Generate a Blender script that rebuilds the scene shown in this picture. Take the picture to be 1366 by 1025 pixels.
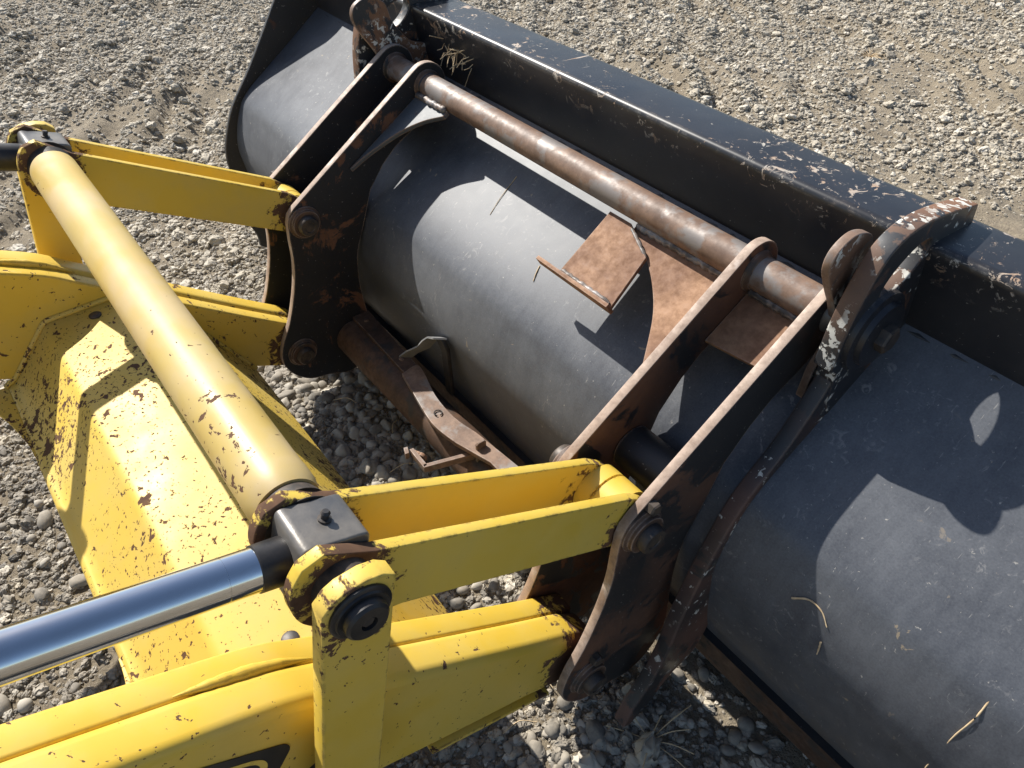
import bpy, bmesh, math, random
import numpy as np
from mathutils import Vector, Matrix, noise as mnoise

for o in list(bpy.data.objects):
    bpy.data.objects.remove(o, do_unlink=True)
sc = bpy.context.scene
COL = sc.collection
H = 1.5                                  # heights in the tables below are given from the camera's level
R_ = math.radians

# ------------------------------------------------------------------ camera
cd = bpy.data.cameras.new('camera'); cam = bpy.data.objects.new('camera', cd); COL.objects.link(cam)
cd.sensor_width = 36.0; cd.lens = 36.0 * 1020.0 / 1366.0
cd.clip_start = 0.02; cd.clip_end = 500
cam.location = (1.0713, 0.0, H)
cam.rotation_euler = (R_(90 - 42.507), 0, R_(52.439))
sc.camera = cam

# ------------------------------------------------------------------ sky, sun, exposure
SUN = Vector((-0.725, -0.072, 0.680)).normalized()
w = bpy.data.worlds.new('World'); sc.world = w; w.use_nodes = True
nt = w.node_tree; nt.nodes.clear()
sky = nt.nodes.new('ShaderNodeTexSky'); sky.sky_type = 'NISHITA'; sky.sun_disc = False
sky.sun_elevation = math.asin(SUN.z); sky.sun_rotation = math.atan2(SUN.x, SUN.y)
bgn = nt.nodes.new('ShaderNodeBackground'); bgn.inputs['Strength'].default_value = 0.085
wo = nt.nodes.new('ShaderNodeOutputWorld')
nt.links.new(sky.outputs[0], bgn.inputs[0]); nt.links.new(bgn.outputs[0], wo.inputs[0])
sd = bpy.data.lights.new('sun', 'SUN'); sd.energy = 4.8; sd.angle = R_(0.53); sd.color = (1.0, 0.96, 0.89)
so = bpy.data.objects.new('sun', sd); COL.objects.link(so); so.location = (-4, -1, 5)
so.rotation_euler = (-SUN).to_track_quat('-Z', 'Y').to_euler()
sc.view_settings.view_transform = 'Standard'; sc.view_settings.look = 'None'
sc.view_settings.exposure = 0.72; sc.view_settings.gamma = 1.0; sc.view_settings.use_curve_mapping = False
sc.render.engine = 'CYCLES'
sc.render.resolution_x = 1024; sc.render.resolution_y = 768

# ------------------------------------------------------------------ materials
class NT:
    def __init__(s, name):
        s.m = bpy.data.materials.new(name); s.m.use_nodes = True; s.t = s.m.node_tree; s.t.nodes.clear()
        s.out = s.n('ShaderNodeOutputMaterial'); s.b = s.n('ShaderNodeBsdfPrincipled')
        s.l(s.b.outputs[0], s.out.inputs[0])
        tc = s.n('ShaderNodeNewGeometry'); s.geo = tc; s.P = tc.outputs['Position']
    def n(s, k): return s.t.nodes.new(k)
    def l(s, a, b): s.t.links.new(a, b)
    def set(s, inp, v):
        if hasattr(v, 'is_output'): s.l(v, inp)
        else: inp.default_value = v
    def noise(s, scale, detail=4, rough=.55, dist=0, vec=None, stretch=None, rot=None):
        v = vec or s.P
        if stretch or rot:
            mp = s.n('ShaderNodeMapping'); s.l(v, mp.inputs[0])
            if stretch: mp.inputs['Scale'].default_value = stretch
            if rot: mp.inputs['Rotation'].default_value = rot
            v = mp.outputs[0]
        x = s.n('ShaderNodeTexNoise'); s.l(v, x.inputs['Vector'])
        x.inputs['Scale'].default_value = scale; x.inputs['Detail'].default_value = detail
        x.inputs['Roughness'].default_value = rough; x.inputs['Distortion'].default_value = dist
        return x.outputs[0]
    def voro(s, scale, feature='F1', out='Distance'):
        x = s.n('ShaderNodeTexVoronoi'); x.feature = feature; s.l(s.P, x.inputs['Vector']); x.inputs['Scale'].default_value = scale
        return x.outputs[out]
    def step(s, v, lo, hi, a=0., b=1.):
        x = s.n('ShaderNodeMapRange'); s.l(v, x.inputs[0])
        x.inputs[1].default_value = lo; x.inputs[2].default_value = hi; x.inputs[3].default_value = a; x.inputs[4].default_value = b
        return x.outputs[0]
    def math(s, op, a, b=0., clamp=False):
        x = s.n('ShaderNodeMath'); x.operation = op; x.use_clamp = clamp
        s.set(x.inputs[0], a); s.set(x.inputs[1], b); return x.outputs[0]
    def mix(s, f, a, b):
        x = s.n('ShaderNodeMix'); x.data_type = 'RGBA'
        s.set(x.inputs[0], f)
        for i, c in ((6, a), (7, b)):
            if hasattr(c, 'is_output'): s.l(c, x.inputs[i])
            else: x.inputs[i].default_value = (*c, 1)
        return x.outputs[2]
    def edge(s, radius):
        bv = s.n('ShaderNodeBevel'); bv.samples = 4; bv.inputs[0].default_value = radius
        d = s.n('ShaderNodeVectorMath'); d.operation = 'DOT_PRODUCT'
        s.l(bv.outputs[0], d.inputs[0]); s.l(s.geo.outputs['True Normal'], d.inputs[1])
        return s.math('SUBTRACT', 1.0, d.outputs['Value'])
    def bump(s, h, strength, dist=.001):
        x = s.n('ShaderNodeBump'); x.inputs['Strength'].default_value = strength; x.inputs['Distance'].default_value = dist
        s.l(h, x.inputs['Height']); s.l(x.outputs[0], s.b.inputs['Normal'])
    def fin(s, col, rough, metal=0.):
        s.set(s.b.inputs['Base Color'], col if hasattr(col, 'is_output') else (*col, 1))
        s.set(s.b.inputs['Roughness'], rough); s.set(s.b.inputs['Metallic'], metal)
        return s.m

def yellow_paint(name, c1, c2, chips=.60, edgew=True, spots=.66, rough=.42, grime=(.060, .036, .026), fine=1.0, pins=((.128, -.672, .070), (.577, -.933, .074), (.50, -1.29, .100)), mottle=.35, scrape=.0, relief=1.2):
    k = NT(name)
    big = k.noise(2.6, 5, .6); mid = k.noise(9, 5, .6)
    col = k.mix(k.step(big, .32, .68), c1, c2)
    col = k.mix(k.step(mid, .42, .62, 0, mottle), col, (min(1, c1[0]*.98), c1[1]*1.13, c1[2]*3.0))
    dirt = k.step(k.noise(4.5, 8, .7), .5, .8, 0, .30)
    col = k.mix(dirt, col, (.40, .26, .07))
    area = k.math('MULTIPLY', k.math('SUBTRACT', k.noise(3.1, 3, .5), .5), .42)
    chip = k.step(k.math('ADD', k.noise(38*fine, 5, .64, .4), area), chips + .045, chips + .058)
    spt = k.step(k.math('ADD', k.noise(105*fine, 3, .6), k.math('MULTIPLY', area, .7)), spots + .015, spots + .03)
    m = k.math('MAXIMUM', chip, spt)
    if edgew:
        e = k.step(k.edge(.006), .012, .14)
        en = k.step(k.noise(60, 4, .6), .50, .60)
        m = k.math('MAXIMUM', m, k.math('MULTIPLY', e, en, True))
    gm = None
    for py, pz, r0 in pins:
        v = k.n('ShaderNodeVectorMath'); v.operation = 'MULTIPLY'; k.l(k.P, v.inputs[0]); v.inputs[1].default_value = (0, 1, 1)
        dn = k.n('ShaderNodeVectorMath'); dn.operation = 'DISTANCE'; k.l(v.outputs[0], dn.inputs[0]); dn.inputs[1].default_value = (0, py, pz + H)
        q = k.math('ADD', dn.outputs['Value'], k.math('MULTIPLY', k.math('SUBTRACT', k.noise(34, 7, .72, .4), .5), .24))
        q = k.step(q, r0 - .022, r0 - .034); gm = q if gm is None else k.math('MAXIMUM', gm, q)
    m = k.math('MAXIMUM', m, gm)
    if scrape:
        sp = k.step(k.math('ADD', k.noise(13, 8, .72, .5, None, (1, .55, 1)), k.math('MULTIPLY', k.math('SUBTRACT', k.noise(2.4, 2), .5), .3)), scrape, scrape + .02, 0, .9)
        m = k.math('MAXIMUM', m, sp)
    rust = k.mix(k.noise(70, 4), grime, (.165, .092, .055))
    col = k.mix(m, col, rust)
    scr = k.step(k.noise(22, 3, .5, 0, None, (1, 9, 9)), .74, .80, 0, .35)
    col = k.mix(scr, col, (.62, .45, .16))
    rg = k.math('ADD', k.math('MULTIPLY', m, .45), k.step(mid, .3, .7, rough - .08, rough + .12))
    h = k.math('SUBTRACT', k.math('MULTIPLY', k.noise(160, 3), .10), m)
    h = k.math('ADD', h, k.math('ADD', k.math('MULTIPLY', big, relief), k.math('MULTIPLY', mid, relief*.5)))
    k.bump(h, .35, .0012)
    k.l(k.step(m, 0, 1, .5, .12), k.b.inputs['Specular IOR Level'])
    return k.fin(col, rg)

def black_paint(name, base=(.010, .0115, .016), dusty=.35, rust=.62, edgew=.9, edgecol=(.46, .33, .26), rough=.40, white=None, dustcol=(.135, .13, .122), rustcol=(.085, .042, .024)):
    k = NT(name)
    big = k.noise(3.2, 6, .62); fine = k.noise(240, 3, .6)
    dust = k.math('MULTIPLY', k.step(k.noise(6, 9, .68), .22, .78, dusty*.45, dusty), k.step(fine, .2, .8, .65, 1.1), True)
    col = k.mix(dust, base, dustcol)
    spk = k.step(k.noise(170, 2, .5), .715, .74, 0, .75)
    col = k.mix(spk, col, (.30, .28, .25))
    scr = k.step(k.noise(34, 4, .6, .3, None, (1.0, 7, 7), (0, 0, .6)), .69, .76, 0, .45)
    col = k.mix(scr, col, (.26, .245, .23))
    rm = k.math('MULTIPLY', k.step(k.noise(9, 9, .68, .5), rust, rust + .035), k.step(k.noise(2.2, 2), .30, .45))
    rcol = k.mix(k.noise(55, 6, .65), rustcol, (rustcol[0]*2.3, rustcol[1]*2.1, rustcol[2]*2.0))
    col = k.mix(rm, col, rcol)
    m = rm
    if white:
        wm = k.math('MULTIPLY', k.step(k.noise(62, 4, .6, .4), white, white + .03), k.step(k.noise(11, 4, .6), .44, .56))
        col = k.mix(wm, col, (.58, .56, .50)); m = k.math('MAXIMUM', m, wm)
    if edgew:
        e = k.step(k.edge(.005), .012, .10)
        en = k.step(k.noise(45, 5, .65), .34, .52, 0, edgew)
        em = k.math('MULTIPLY', e, en, True)
        col = k.mix(em, col, k.mix(k.noise(90, 4), edgecol, tuple(c*.62 for c in edgecol)))
        m = k.math('MAXIMUM', m, em)
    rg = k.math('ADD', k.math('MULTIPLY', m, .28), k.math('ADD', k.math('MULTIPLY', dust, .42), k.step(big, .3, .7, rough - .06, rough + .07)))
    h = k.math('ADD', k.math('MULTIPLY', fine, .12), k.math('MULTIPLY', k.noise(26, 5, .6), .55))
    h = k.math('SUBTRACT', h, k.math('MULTIPLY', m, .5))
    k.bump(h, .30, .0011)
    return k.fin(col, rg)

def rust_metal(name, a=(.13, .070, .042), b=(.29, .165, .098), grey=(.20, .19, .18), greyt=.60, rough=.62, metal=.25, paint=None):
    k = NT(name)
    n1 = k.noise(11, 8, .65, .2); n2 = k.noise(60, 6, .7)
    col = k.mix(k.step(n1, .35, .65), a, b)
    col = k.mix(k.step(n2, .42, .75, 0, .6), col, (a[0]*.42, a[1]*.42, a[2]*.45))
    g = k.step(k.noise(16, 6, .6), greyt, greyt + .08, 0, .85)
    col = k.mix(g, col, grey)
    if paint:
        pm = k.math('MULTIPLY', k.step(k.noise(8, 7, .66, .2), paint, paint + .03), k.step(k.noise(3, 2), .3, .5))
        col = k.mix(pm, col, (.011, .0115, .014))
    e = k.math('MULTIPLY', k.step(k.edge(.004), .012, .10), k.step(k.noise(50, 4), .35, .6, 0, .8), True)
    col = k.mix(e, col, (.42, .32, .26))
    h = k.math('ADD', k.math('MULTIPLY', n2, .5), n1)
    k.bump(h, .45, .0013)
    return k.fin(col, k.step(n2, .3, .7, rough - .1, rough + .14), k.math('MULTIPLY', g, metal))

def plain(name, a, b, scale=30, rough=.6, metal=0., bump=.2, bscale=90):
    k = NT(name)
    col = k.mix(k.step(k.noise(scale, 5, .6), .35, .65), a, b)
    k.bump(k.noise(bscale, 4), bump, .001)
    return k.fin(col, rough, metal)

M = {}
M['yellow'] = yellow_paint('yellow_paint', (.66, .45, .050), (.69, .485, .075), .69, True, .72, pins=((.128, -.672, .088), (.577, -.933, .080), (.50, -1.29, .10)))
M['yellow_tube'] = yellow_paint('faded_yellow_paint', (.49, .325, .066), (.47, .375, .155), .615, False, .70, .45, pins=((.128, -.672, .0),), mottle=.75, relief=2.0)
M['yellow_brace'] = yellow_paint('speckled_yellow_paint', (.62, .425, .058), (.65, .455, .085), .553, False, .598, .52, fine=1.25, pins=((.50, -1.29, .04),), relief=2.0)
M['yellow_worn'] = yellow_paint('scraped_yellow_paint', (.65, .435, .048), (.68, .465, .068), .60, True, .675, .42, pins=((.50, -1.29, .105), (.128, -.672, .052)), scrape=.70, relief=2.0)
def sheet_paint():
    k = NT('dusty_black_paint')
    # soil rubs the paint along the curve of the back: streaks run across X
    st1 = k.noise(26, 7, .68, .15, None, (2.6, .55, .55)); st2 = k.noise(80, 5, .62, .1, None, (3.2, .45, .45))
    big = k.noise(2.3, 6, .6); fine = k.noise(330, 3, .6)
    d = k.math('ADD', k.math('MULTIPLY', big, .40), k.math('ADD', k.math('MULTIPLY', st1, .14), k.math('ADD', k.math('MULTIPLY', k.noise(17, 9, .72), .28), k.math('MULTIPLY', fine, .20))))
    dust = k.step(d, .40, .62, .27, .78)
    col = k.mix(dust, (.0100, .0122, .021), (.158, .166, .180))
    scr = k.math('MULTIPLY', k.step(st2, .655, .70, 0, .6), k.step(k.noise(4, 3), .42, .58))
    col = k.mix(scr, col, (.32, .31, .29))
    rub = k.math('MULTIPLY', k.step(k.noise(48, 6, .7, 1.2), .585, .66, 0, .55), k.step(k.noise(5, 4), .46, .60))
    col = k.mix(rub, col, (.30, .29, .28))
    spk = k.step(k.noise(120, 4, .65), .685, .715, 0, .85)
    col = k.mix(spk, col, (.38, .36, .32))
    mud = k.math('MULTIPLY', k.step(k.noise(34, 4, .6, .5), .68, .71, 0, .8), k.step(k.noise(3.5, 2), .48, .6))
    col = k.mix(mud, col, (.34, .27, .18))
    sx = k.n('ShaderNodeSeparateXYZ'); k.l(k.P, sx.inputs[0])
    low = k.math('MULTIPLY', k.step(sx.outputs[2], H - 1.16, H - 1.32), k.step(k.noise(14, 7, .68), .36, .62))     # soil caked along the heel
    col = k.mix(k.math('MULTIPLY', low, .55), col, (.16, .125, .085))
    rg = k.math('ADD', .37, k.math('MULTIPLY', dust, .22))
    k.bump(k.math('ADD', k.math('MULTIPLY', fine, .10), k.math('ADD', k.math('MULTIPLY', st1, .12), k.math('MULTIPLY', k.noise(4.2, 3), 3.2))), .30, .0016)
    return k.fin(col, rg)
M['sheet'] = sheet_paint()
def lip_paint():
    k = NT('scuffed_black_paint')
    col = k.mix(k.step(k.noise(7, 8, .65), .3, .75, .02, .16), (.010, .0115, .016), (.15, .14, .13))
    spk = k.step(k.noise(150, 3, .6), .70, .73, 0, .7)
    col = k.mix(spk, col, (.34, .32, .28))
    # scrapes running across the beam, in drifts
    drift = k.math('MULTIPLY', k.math('SUBTRACT', k.noise(2.4, 4, .6), .5), .55)
    scr = k.step(k.math('ADD', k.noise(42, 9, .74, 1.0), drift), .598, .63)
    blot = k.step(k.math('ADD', k.noise(15, 7, .7, .8), drift), .625, .645)
    gouge = k.math('MULTIPLY', k.step(k.noise(17, 2, .5, .5, None, (4.0, .28, 1), (0, 0, .45)), .69, .705), k.step(k.noise(2.9, 3), .44, .50))
    scr = k.math('MAXIMUM', scr, blot); thin = gouge
    up_ = k.n('ShaderNodeSeparateXYZ'); k.l(k.geo.outputs['Position'], up_.inputs[0])
    top = k.step(up_.outputs[2], H - .640, H - .592)          # loads drag over the top, not down the back
    m = k.math('MULTIPLY', k.math('MAXIMUM', scr, thin), top)
    e = k.math('MULTIPLY', k.step(k.edge(.016), .02, .22), k.step(k.math('ADD', k.math('MULTIPLY', k.noise(3.0, 3), .5), k.math('MULTIPLY', k.noise(48, 5, .66), .5)), .47, .53), True)
    m = k.math('MAXIMUM', m, k.math('MULTIPLY', e, top))
    wcol = k.mix(k.step(k.noise(24, 5, .6), .38, .62), (.36, .235, .15), (.42, .39, .34))
    col = k.mix(m, col, wcol)
    rg = k.math('ADD', k.math('MULTIPLY', m, .3), k.step(k.noise(5, 5), .3, .7, .30, .42))
    h = k.math('SUBTRACT', k.math('MULTIPLY', k.noise(30, 5, .6), .4), k.math('MULTIPLY', m, .5)); k.bump(h, .25, .001)
    return k.fin(col, rg)
M['lip'] = lip_paint()
M['plate'] = black_paint('chipped_black_paint', (.0085, .009, .012), .14, .58, 1.0, (.50, .385, .31), .40)
M['plate_rusty'] = black_paint('rusting_black_paint', (.009, .0095, .012), .16, .455, 1.0, (.50, .38, .30), .46)
M['ear'] = black_paint('flaking_black_paint', (.010, .0115, .016), .22, .56, 1.0, (.30, .20, .13), .38, .60)
M['ear_edge'] = black_paint('worn_ear_edge', (.012, .0135, .018), .25, .46, 0, (.3, .2, .13), .40, .54, rustcol=(.11, .06, .034))
M['rib'] = black_paint('worn_rib_paint', (.011, .0115, .015), .25, .43, .8, (.20, .13, .10), .34, .61, rustcol=(.075, .042, .032))
M['gusset_paint'] = black_paint('worn_gusset_paint', (.014, .017, .022), .55, .60, 1.0, (.34, .20, .12), .38, dustcol=(.20, .215, .23))
M['end'] = black_paint('end_plate_paint', (.010, .011, .014), .3, .66, .6, (.25, .22, .18), .42)
M['rust_tube'] = rust_metal('worn_rust_tube', (.135, .080, .053), (.27, .175, .12), (.23, .21, .195), .50, .52, .35)
M['rust'] = rust_metal('orange_rust', (.185, .088, .045), (.37, .205, .11), (.24, .24, .24), .69, .74, .1)
M['rust_dark'] = rust_metal('dark_rust', (.060, .034, .022), (.135, .075, .045), (.05, .045, .04), .55, .62, .2, .60)
M['edge_steel'] = rust_metal('bare_plate_edge', (.36, .255, .19), (.50, .385, .30), (.54, .46, .40), .58, .55, .2)
M['edge_rust'] = rust_metal('rusting_plate_edge', (.25, .165, .115), (.47, .355, .275), (.50, .42, .36), .58, .62, .1)
M['weld'] = rust_metal('weld_metal', (.055, .048, .043), (.14, .115, .095), (.22, .22, .225), .52, .48, .3)
M['steel'] = plain('grey_cast_steel', (.085, .085, .088), (.20, .18, .155), 16, .42, .35, .45)
M['pin'] = plain('dark_pin_steel', (.035, .033, .033), (.10, .075, .055), 45, .50, .3, .3)
M['bolt'] = plain('black_bolt', (.012, .012, .013), (.035, .03, .027), 40, .42, .2, .2)
M['grease'] = plain('caked_grease', (.018, .015, .012), (.07, .05, .035), 60, .62, 0, .6)
M['decal_black'] = plain('decal_black', (.012, .012, .012), (.02, .018, .016), 60, .4, 0, .05)
M['straw'] = plain('dry_straw', (.42, .30, .17), (.58, .45, .28), 60, .8, 0, .2)
M['galv'] = plain('grey_sheet_metal', (.22, .225, .23), (.34, .34, .34), 30, .42, .4, .2)

k = NT('polished_chrome')
st = k.noise(40, 3, .5, 0, None, (3, .2, 3))
k.bump(k.noise(60, 2), .02, .0004)
M['chrome'] = k.fin(k.mix(k.step(k.noise(30, 6, .7, 0, None, (1, .15, 1)), .45, .7, 0, .5), (.60, .62, .65), (.46, .45, .43)), k.step(st, .3, .7, .05, .14), 1.0)

# ------------------------------------------------------------------ ground materials
k = NT('dirt')
n1 = k.noise(2.2, 6, .6); n2 = k.noise(35, 8, .7); n3 = k.noise(180, 5, .7)
col = k.mix(k.step(n1, .35, .65), (.275, .222, .150), (.36, .30, .212))
col = k.mix(k.step(n2, .40, .75), col, (.19, .155, .115))
col = k.mix(k.step(n3, .55, .75, 0, .6), col, (.40, .36, .305))
hh = k.math('ADD', k.math('MULTIPLY', n2, 1.0), k.math('MULTIPLY', n3, .45))
k.bump(hh, 1.0, .022)
M['dirt'] = k.fin(col, .95)

def stone_mat(name, a, b, c):
    k = NT(name)
    oi = k.n('ShaderNodeObjectInfo').outputs['Random']
    at = k.n('ShaderNodeAttribute'); at.attribute_type = 'INSTANCER'; at.attribute_name = 'tone'
    t = k.math('FRACT', k.math('ADD', k.math('MULTIPLY', oi, 7.31), at.outputs['Fac']))
    col = k.mix(k.step(t, 0, .55), a, b); col = k.mix(k.step(t, .72, 1), col, c)
    col = k.mix(k.step(k.noise(90, 5, .65), .40, .75, 0, .45), col, (.42, .37, .30))
    k.bump(k.noise(220, 4, .6), .35, .0012)
    return k.fin(col, .85)
M['stone'] = stone_mat('gravel_stone', (.235, .205, .16), (.43, .38, .295), (.56, .51, .425))
M['pebble'] = stone_mat('shaded_pebble_stone', (.125, .115, .10), (.245, .215, .172), (.41, .375, .315))  # stone colours darkened: shade around the loader is put into this tone

# ------------------------------------------------------------------ builders
def tag(o, label, cat, group=None):
    o['label'] = label; o['category'] = cat
    if group: o['group'] = group
    return o
def thing(name, loc, label, cat, group=None):
    o = bpy.data.objects.new(name, None); COL.objects.link(o); o.location = loc
    o.empty_display_size = .1
    return tag(o, label, cat, group)
def root_loc(p):
    v = Vector((0, 0, 0))
    while p is not None: v = v + p.location; p = p.parent
    return v
def link_mesh(me, name, mat, parent=None, smooth=38):
    if parent is not None: me.transform(Matrix.Translation(-root_loc(parent)))
    if smooth:
        me.polygons.foreach_set('use_smooth', [True]*len(me.polygons)); me.set_sharp_from_angle(angle=R_(smooth))
    me.materials.clear(); me.materials.append(M[mat] if isinstance(mat, str) else mat)
    o = bpy.data.objects.new(name, me); COL.objects.link(o); o.parent = parent
    return o
def up(pts): return [(y, z + H) for y, z in pts]
def extrude2d(polys, depth, bevel, res=2):
    """polys: outline plus holes as 2D lists; returns a mesh extruded along local z by +-depth/2 with rounded edges"""
    cu = bpy.data.curves.new('tmp', 'CURVE'); cu.dimensions = '2D'; cu.fill_mode = 'BOTH'
    for pl in polys:
        s = cu.splines.new('POLY'); s.points.add(len(pl) - 1)
        for p, q in zip(s.points, pl): p.co = (q[0], q[1], 0, 1)
        s.use_cyclic_u = True
    cu.extrude = max(depth/2 - bevel, 1e-5); cu.bevel_depth = bevel; cu.bevel_resolution = res; cu.offset = -bevel
    ob = bpy.data.objects.new('tmp', cu); COL.objects.link(ob)
    me = bpy.data.meshes.new_from_object(ob.evaluated_get(bpy.context.evaluated_depsgraph_get()))
    bpy.data.objects.remove(ob); bpy.data.curves.remove(cu)
    return me
PERM = Matrix(((0, 0, 1, 0), (1, 0, 0, 0), (0, 1, 0, 0), (0, 0, 0, 1)))      # local (x,y,z) -> world (Y,Z,X)
def xplate(name, prof, x0, x1, mat, parent, bevel=.0015, holes=(), res=2, smooth=38):
    """a plate standing across X: outline in (Y, Z-from-camera)"""
    if x1 < x0: x0, x1 = x1, x0
    me = extrude2d([up(prof)] + [up(h) for h in holes], x1 - x0, bevel, res)
    me.transform(PERM); me.transform(Matrix.Translation(((x0 + x1)/2, 0, 0)))
    return link_mesh(me, name, mat, parent, smooth)
def edge_strip(me, x0, x1, mat2):
    """gives the cut edges of a plate (faces not facing +-X) a second material slot"""
    me.materials.append(M[mat2])
    for p in me.polygons:
        if abs(p.normal.x) < .75: p.material_index = 1
def frame_of(axis):
    a = Vector(axis).normalized(); t = Vector((0, 0, 1)) if abs(a.z) < .9 else Vector((0, 1, 0))
    u = t.cross(a).normalized(); return a, u, a.cross(u)
def lathe(name, p0, axis, prof, mat, parent, seg=32, smooth=38, rough=0.):
    """prof: (distance along axis, radius)"""
    a, u, v = frame_of(axis); p0 = Vector((p0[0], p0[1], p0[2] + H)); bm = bmesh.new(); rings = []
    for d, r in prof:
        rings.append([bm.verts.new(p0 + a*d + (u*math.cos(2*math.pi*i/seg) + v*math.sin(2*math.pi*i/seg))*r) for i in range(seg)])
    for A, B in zip(rings[:-1], rings[1:]):
        for i in range(seg): bm.faces.new((A[i], A[(i+1) % seg], B[(i+1) % seg], B[i]))
    bm.faces.new(rings[0][::-1]); bm.faces.new(rings[-1])
    bmesh.ops.recalc_face_normals(bm, faces=bm.faces)
    if rough:
        for vv in bm.verts:
            n = mnoise.noise(vv.co*40)*rough; vv.co += Vector((n, n*.7, n))
    me = bpy.data.meshes.new(name); bm.to_mesh(me); bm.free()
    return link_mesh(me, name, mat, parent, smooth)
def rod_x(name, x0, x1, yz, r, mat, parent, ch=.003, seg=40):
    L = x1 - x0
    return lathe(name, (x0, yz[0], yz[1]), (1, 0, 0), [(0, r - ch), (ch, r), (L - ch, r), (L, r - ch)], mat, parent, seg)
def hexhead(name, p, axis, r, h, mat, parent):
    return lathe(name, p, axis, [(0, r), (h*.8, r), (h, r*.86)], mat, parent, 6, 20)
def tubepath(name, pts, r, mat, parent, seg=8, taper=None):
    bm = bmesh.new(); rings = []; n = len(pts)
    P = [Vector((p[0], p[1], p[2] + H)) for p in pts]
    for i, p in enumerate(P):
        a, u, v = frame_of(P[min(i+1, n-1)] - P[max(i-1, 0)])
        rr = r if taper is None else r*taper[i]
        rings.append([bm.verts.new(p + (u*math.cos(2*math.pi*j/seg) + v*math.sin(2*math.pi*j/seg))*rr) for j in range(seg)])
    for A, B in zip(rings[:-1], rings[1:]):
        for j in range(seg): bm.faces.new((A[j], A[(j+1) % seg], B[(j+1) % seg], B[j]))
    bm.faces.new(rings[0][::-1]); bm.faces.new(rings[-1]); bmesh.ops.recalc_face_normals(bm, faces=bm.faces)
    me = bpy.data.meshes.new(name); bm.to_mesh(me); bm.free()
    return link_mesh(me, name, mat, parent, 60)
def catmull(pts, n=6, closed=False):
    P = [np.array(p, float) for p in pts]; out = []; m = len(P)
    rng = range(m) if closed else range(m - 1)
    for i in rng:
        p0 = P[(i-1) % m] if closed or i > 0 else 2*P[0] - P[1]
        p1 = P[i]; p2 = P[(i+1) % m]
        p3 = P[(i+2) % m] if closed or i + 2 < m else 2*P[-1] - P[-2]
        for j in range(n):
            t = j/n
            out.append(tuple(.5*((2*p1) + (-p0+p2)*t + (2*p0-5*p1+4*p2-p3)*t*t + (-p0+3*p1-3*p2+p3)*t**3)))
    if not closed: out.append(tuple(P[-1]))
    return out
def roundpoly(P, rad, n=5):
    out = []; m = len(P)
    for i in range(m):
        a, b, c = (np.array(P[j % m], float) for j in (i-1, i, i+1))
        u = (a-b)/np.linalg.norm(a-b); v = (c-b)/np.linalg.norm(c-b); p, q = b + u*rad, b + v*rad
        for j in range(n+1):
            t = j/n; out.append(tuple((1-t)**2*p + 2*t*(1-t)*b + t*t*q))
    return out
def arc(c, r, a0, a1, n=12):
    return [(c[0] + r*math.cos(R_(a0 + (a1-a0)*i/n)), c[1] + r*math.sin(R_(a0 + (a1-a0)*i/n))) for i in range(n+1)]
def wavy_bead(name, p0, p1, r, parent, mat='weld', seed=0, step=.006):
    rnd = random.Random(seed); P0 = Vector(p0); P1 = Vector(p1); n = max(6, int((P1-P0).length/step))
    pts = [tuple(P0.lerp(P1, i/n) + Vector((0, rnd.uniform(-1, 1), rnd.uniform(-1, 1)))*r*.12) for i in range(n+1)]
    tp = [1 + .16*math.sin(i*2.1 + rnd.random()) for i in range(n+1)]
    tp[0] = tp[-1] = .5
    return tubepath(name, pts, r, mat, parent, 8, tp)

# ------------------------------------------------------------------ shared mechanism points (Y, Z from the camera)
PIN = (.128, -.672)      # cross tube / cylinder / link pin
PU = (.577, -.933)       # front link pin in the carrier
PL = (.500, -1.290)      # boom pin in the carrier
TB = (.940, -.697)       # carrier top tube
GZ = -1.5                # ground

# ================================================================== GROUND
rs = np.random.RandomState(7)
def value_noise(x, y, seed):
    r = np.random.RandomState(seed); T = r.rand(256, 256)
    xi = np.floor(x).astype(int); yi = np.floor(y).astype(int); fx = x - xi; fy = y - yi
    fx = fx*fx*(3-2*fx); fy = fy*fy*(3-2*fy)
    g = lambda a, b: T[a % 256, b % 256]
    return (g(xi, yi)*(1-fx)*(1-fy) + g(xi+1, yi)*fx*(1-fy) + g(xi, yi+1)*(1-fx)*fy + g(xi+1, yi+1)*fx*fy) - .5
def height(x, y):
    x = np.asarray(x, float); y = np.asarray(y, float)
    h = .022*value_noise(x*1.3, y*1.3, 1) + .018*value_noise(x*5, y*5, 2) + .013*value_noise(x*14, y*14, 3) + .008*value_noise(x*33, y*33, 4)
    # wheel-churned ridges beyond the bucket and on the far left
    t = np.clip((y - 1.9)/.6, 0, 1) + np.clip((-1.2 - x)/.5, 0, 1); t = np.clip(t, 0, 1)
    u = x*.55 + y*.83
    h = h + t*.065*(np.sin(u*26 + 3*value_noise(x*1.5, y*1.5, 5) + 4*value_noise(x*4, y*4, 8))*.5)*(.5 + value_noise(x*2.2, y*2.2, 6)*1.6)
    near = np.exp(-((x - .2)**2 + (y - .5)**2)/1.5)
    return h*(1 - .45*near) - .012
gx = np.concatenate([np.linspace(-60, -8.2, 14), np.arange(-8, 2.6, .021), np.linspace(2.8, 60, 14)])
gy = np.concatenate([np.linspace(-60, -2.2, 14), np.arange(-2, 7.6, .021), np.linspace(7.8, 60, 14)])
GX, GY = np.meshgrid(gx, gy, indexing='ij')
GH = height(GX, GY)
nx, ny = GX.shape
co = np.stack([GX, GY, GH], -1).reshape(-1, 3)
I = np.arange(nx*ny).reshape(nx, ny)
quads = np.stack([I[:-1, :-1], I[1:, :-1], I[1:, 1:], I[:-1, 1:]], -1).reshape(-1, 4)
me = bpy.data.meshes.new('ground')
me.vertices.add(len(co)); me.vertices.foreach_set('co', co.ravel())
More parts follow.
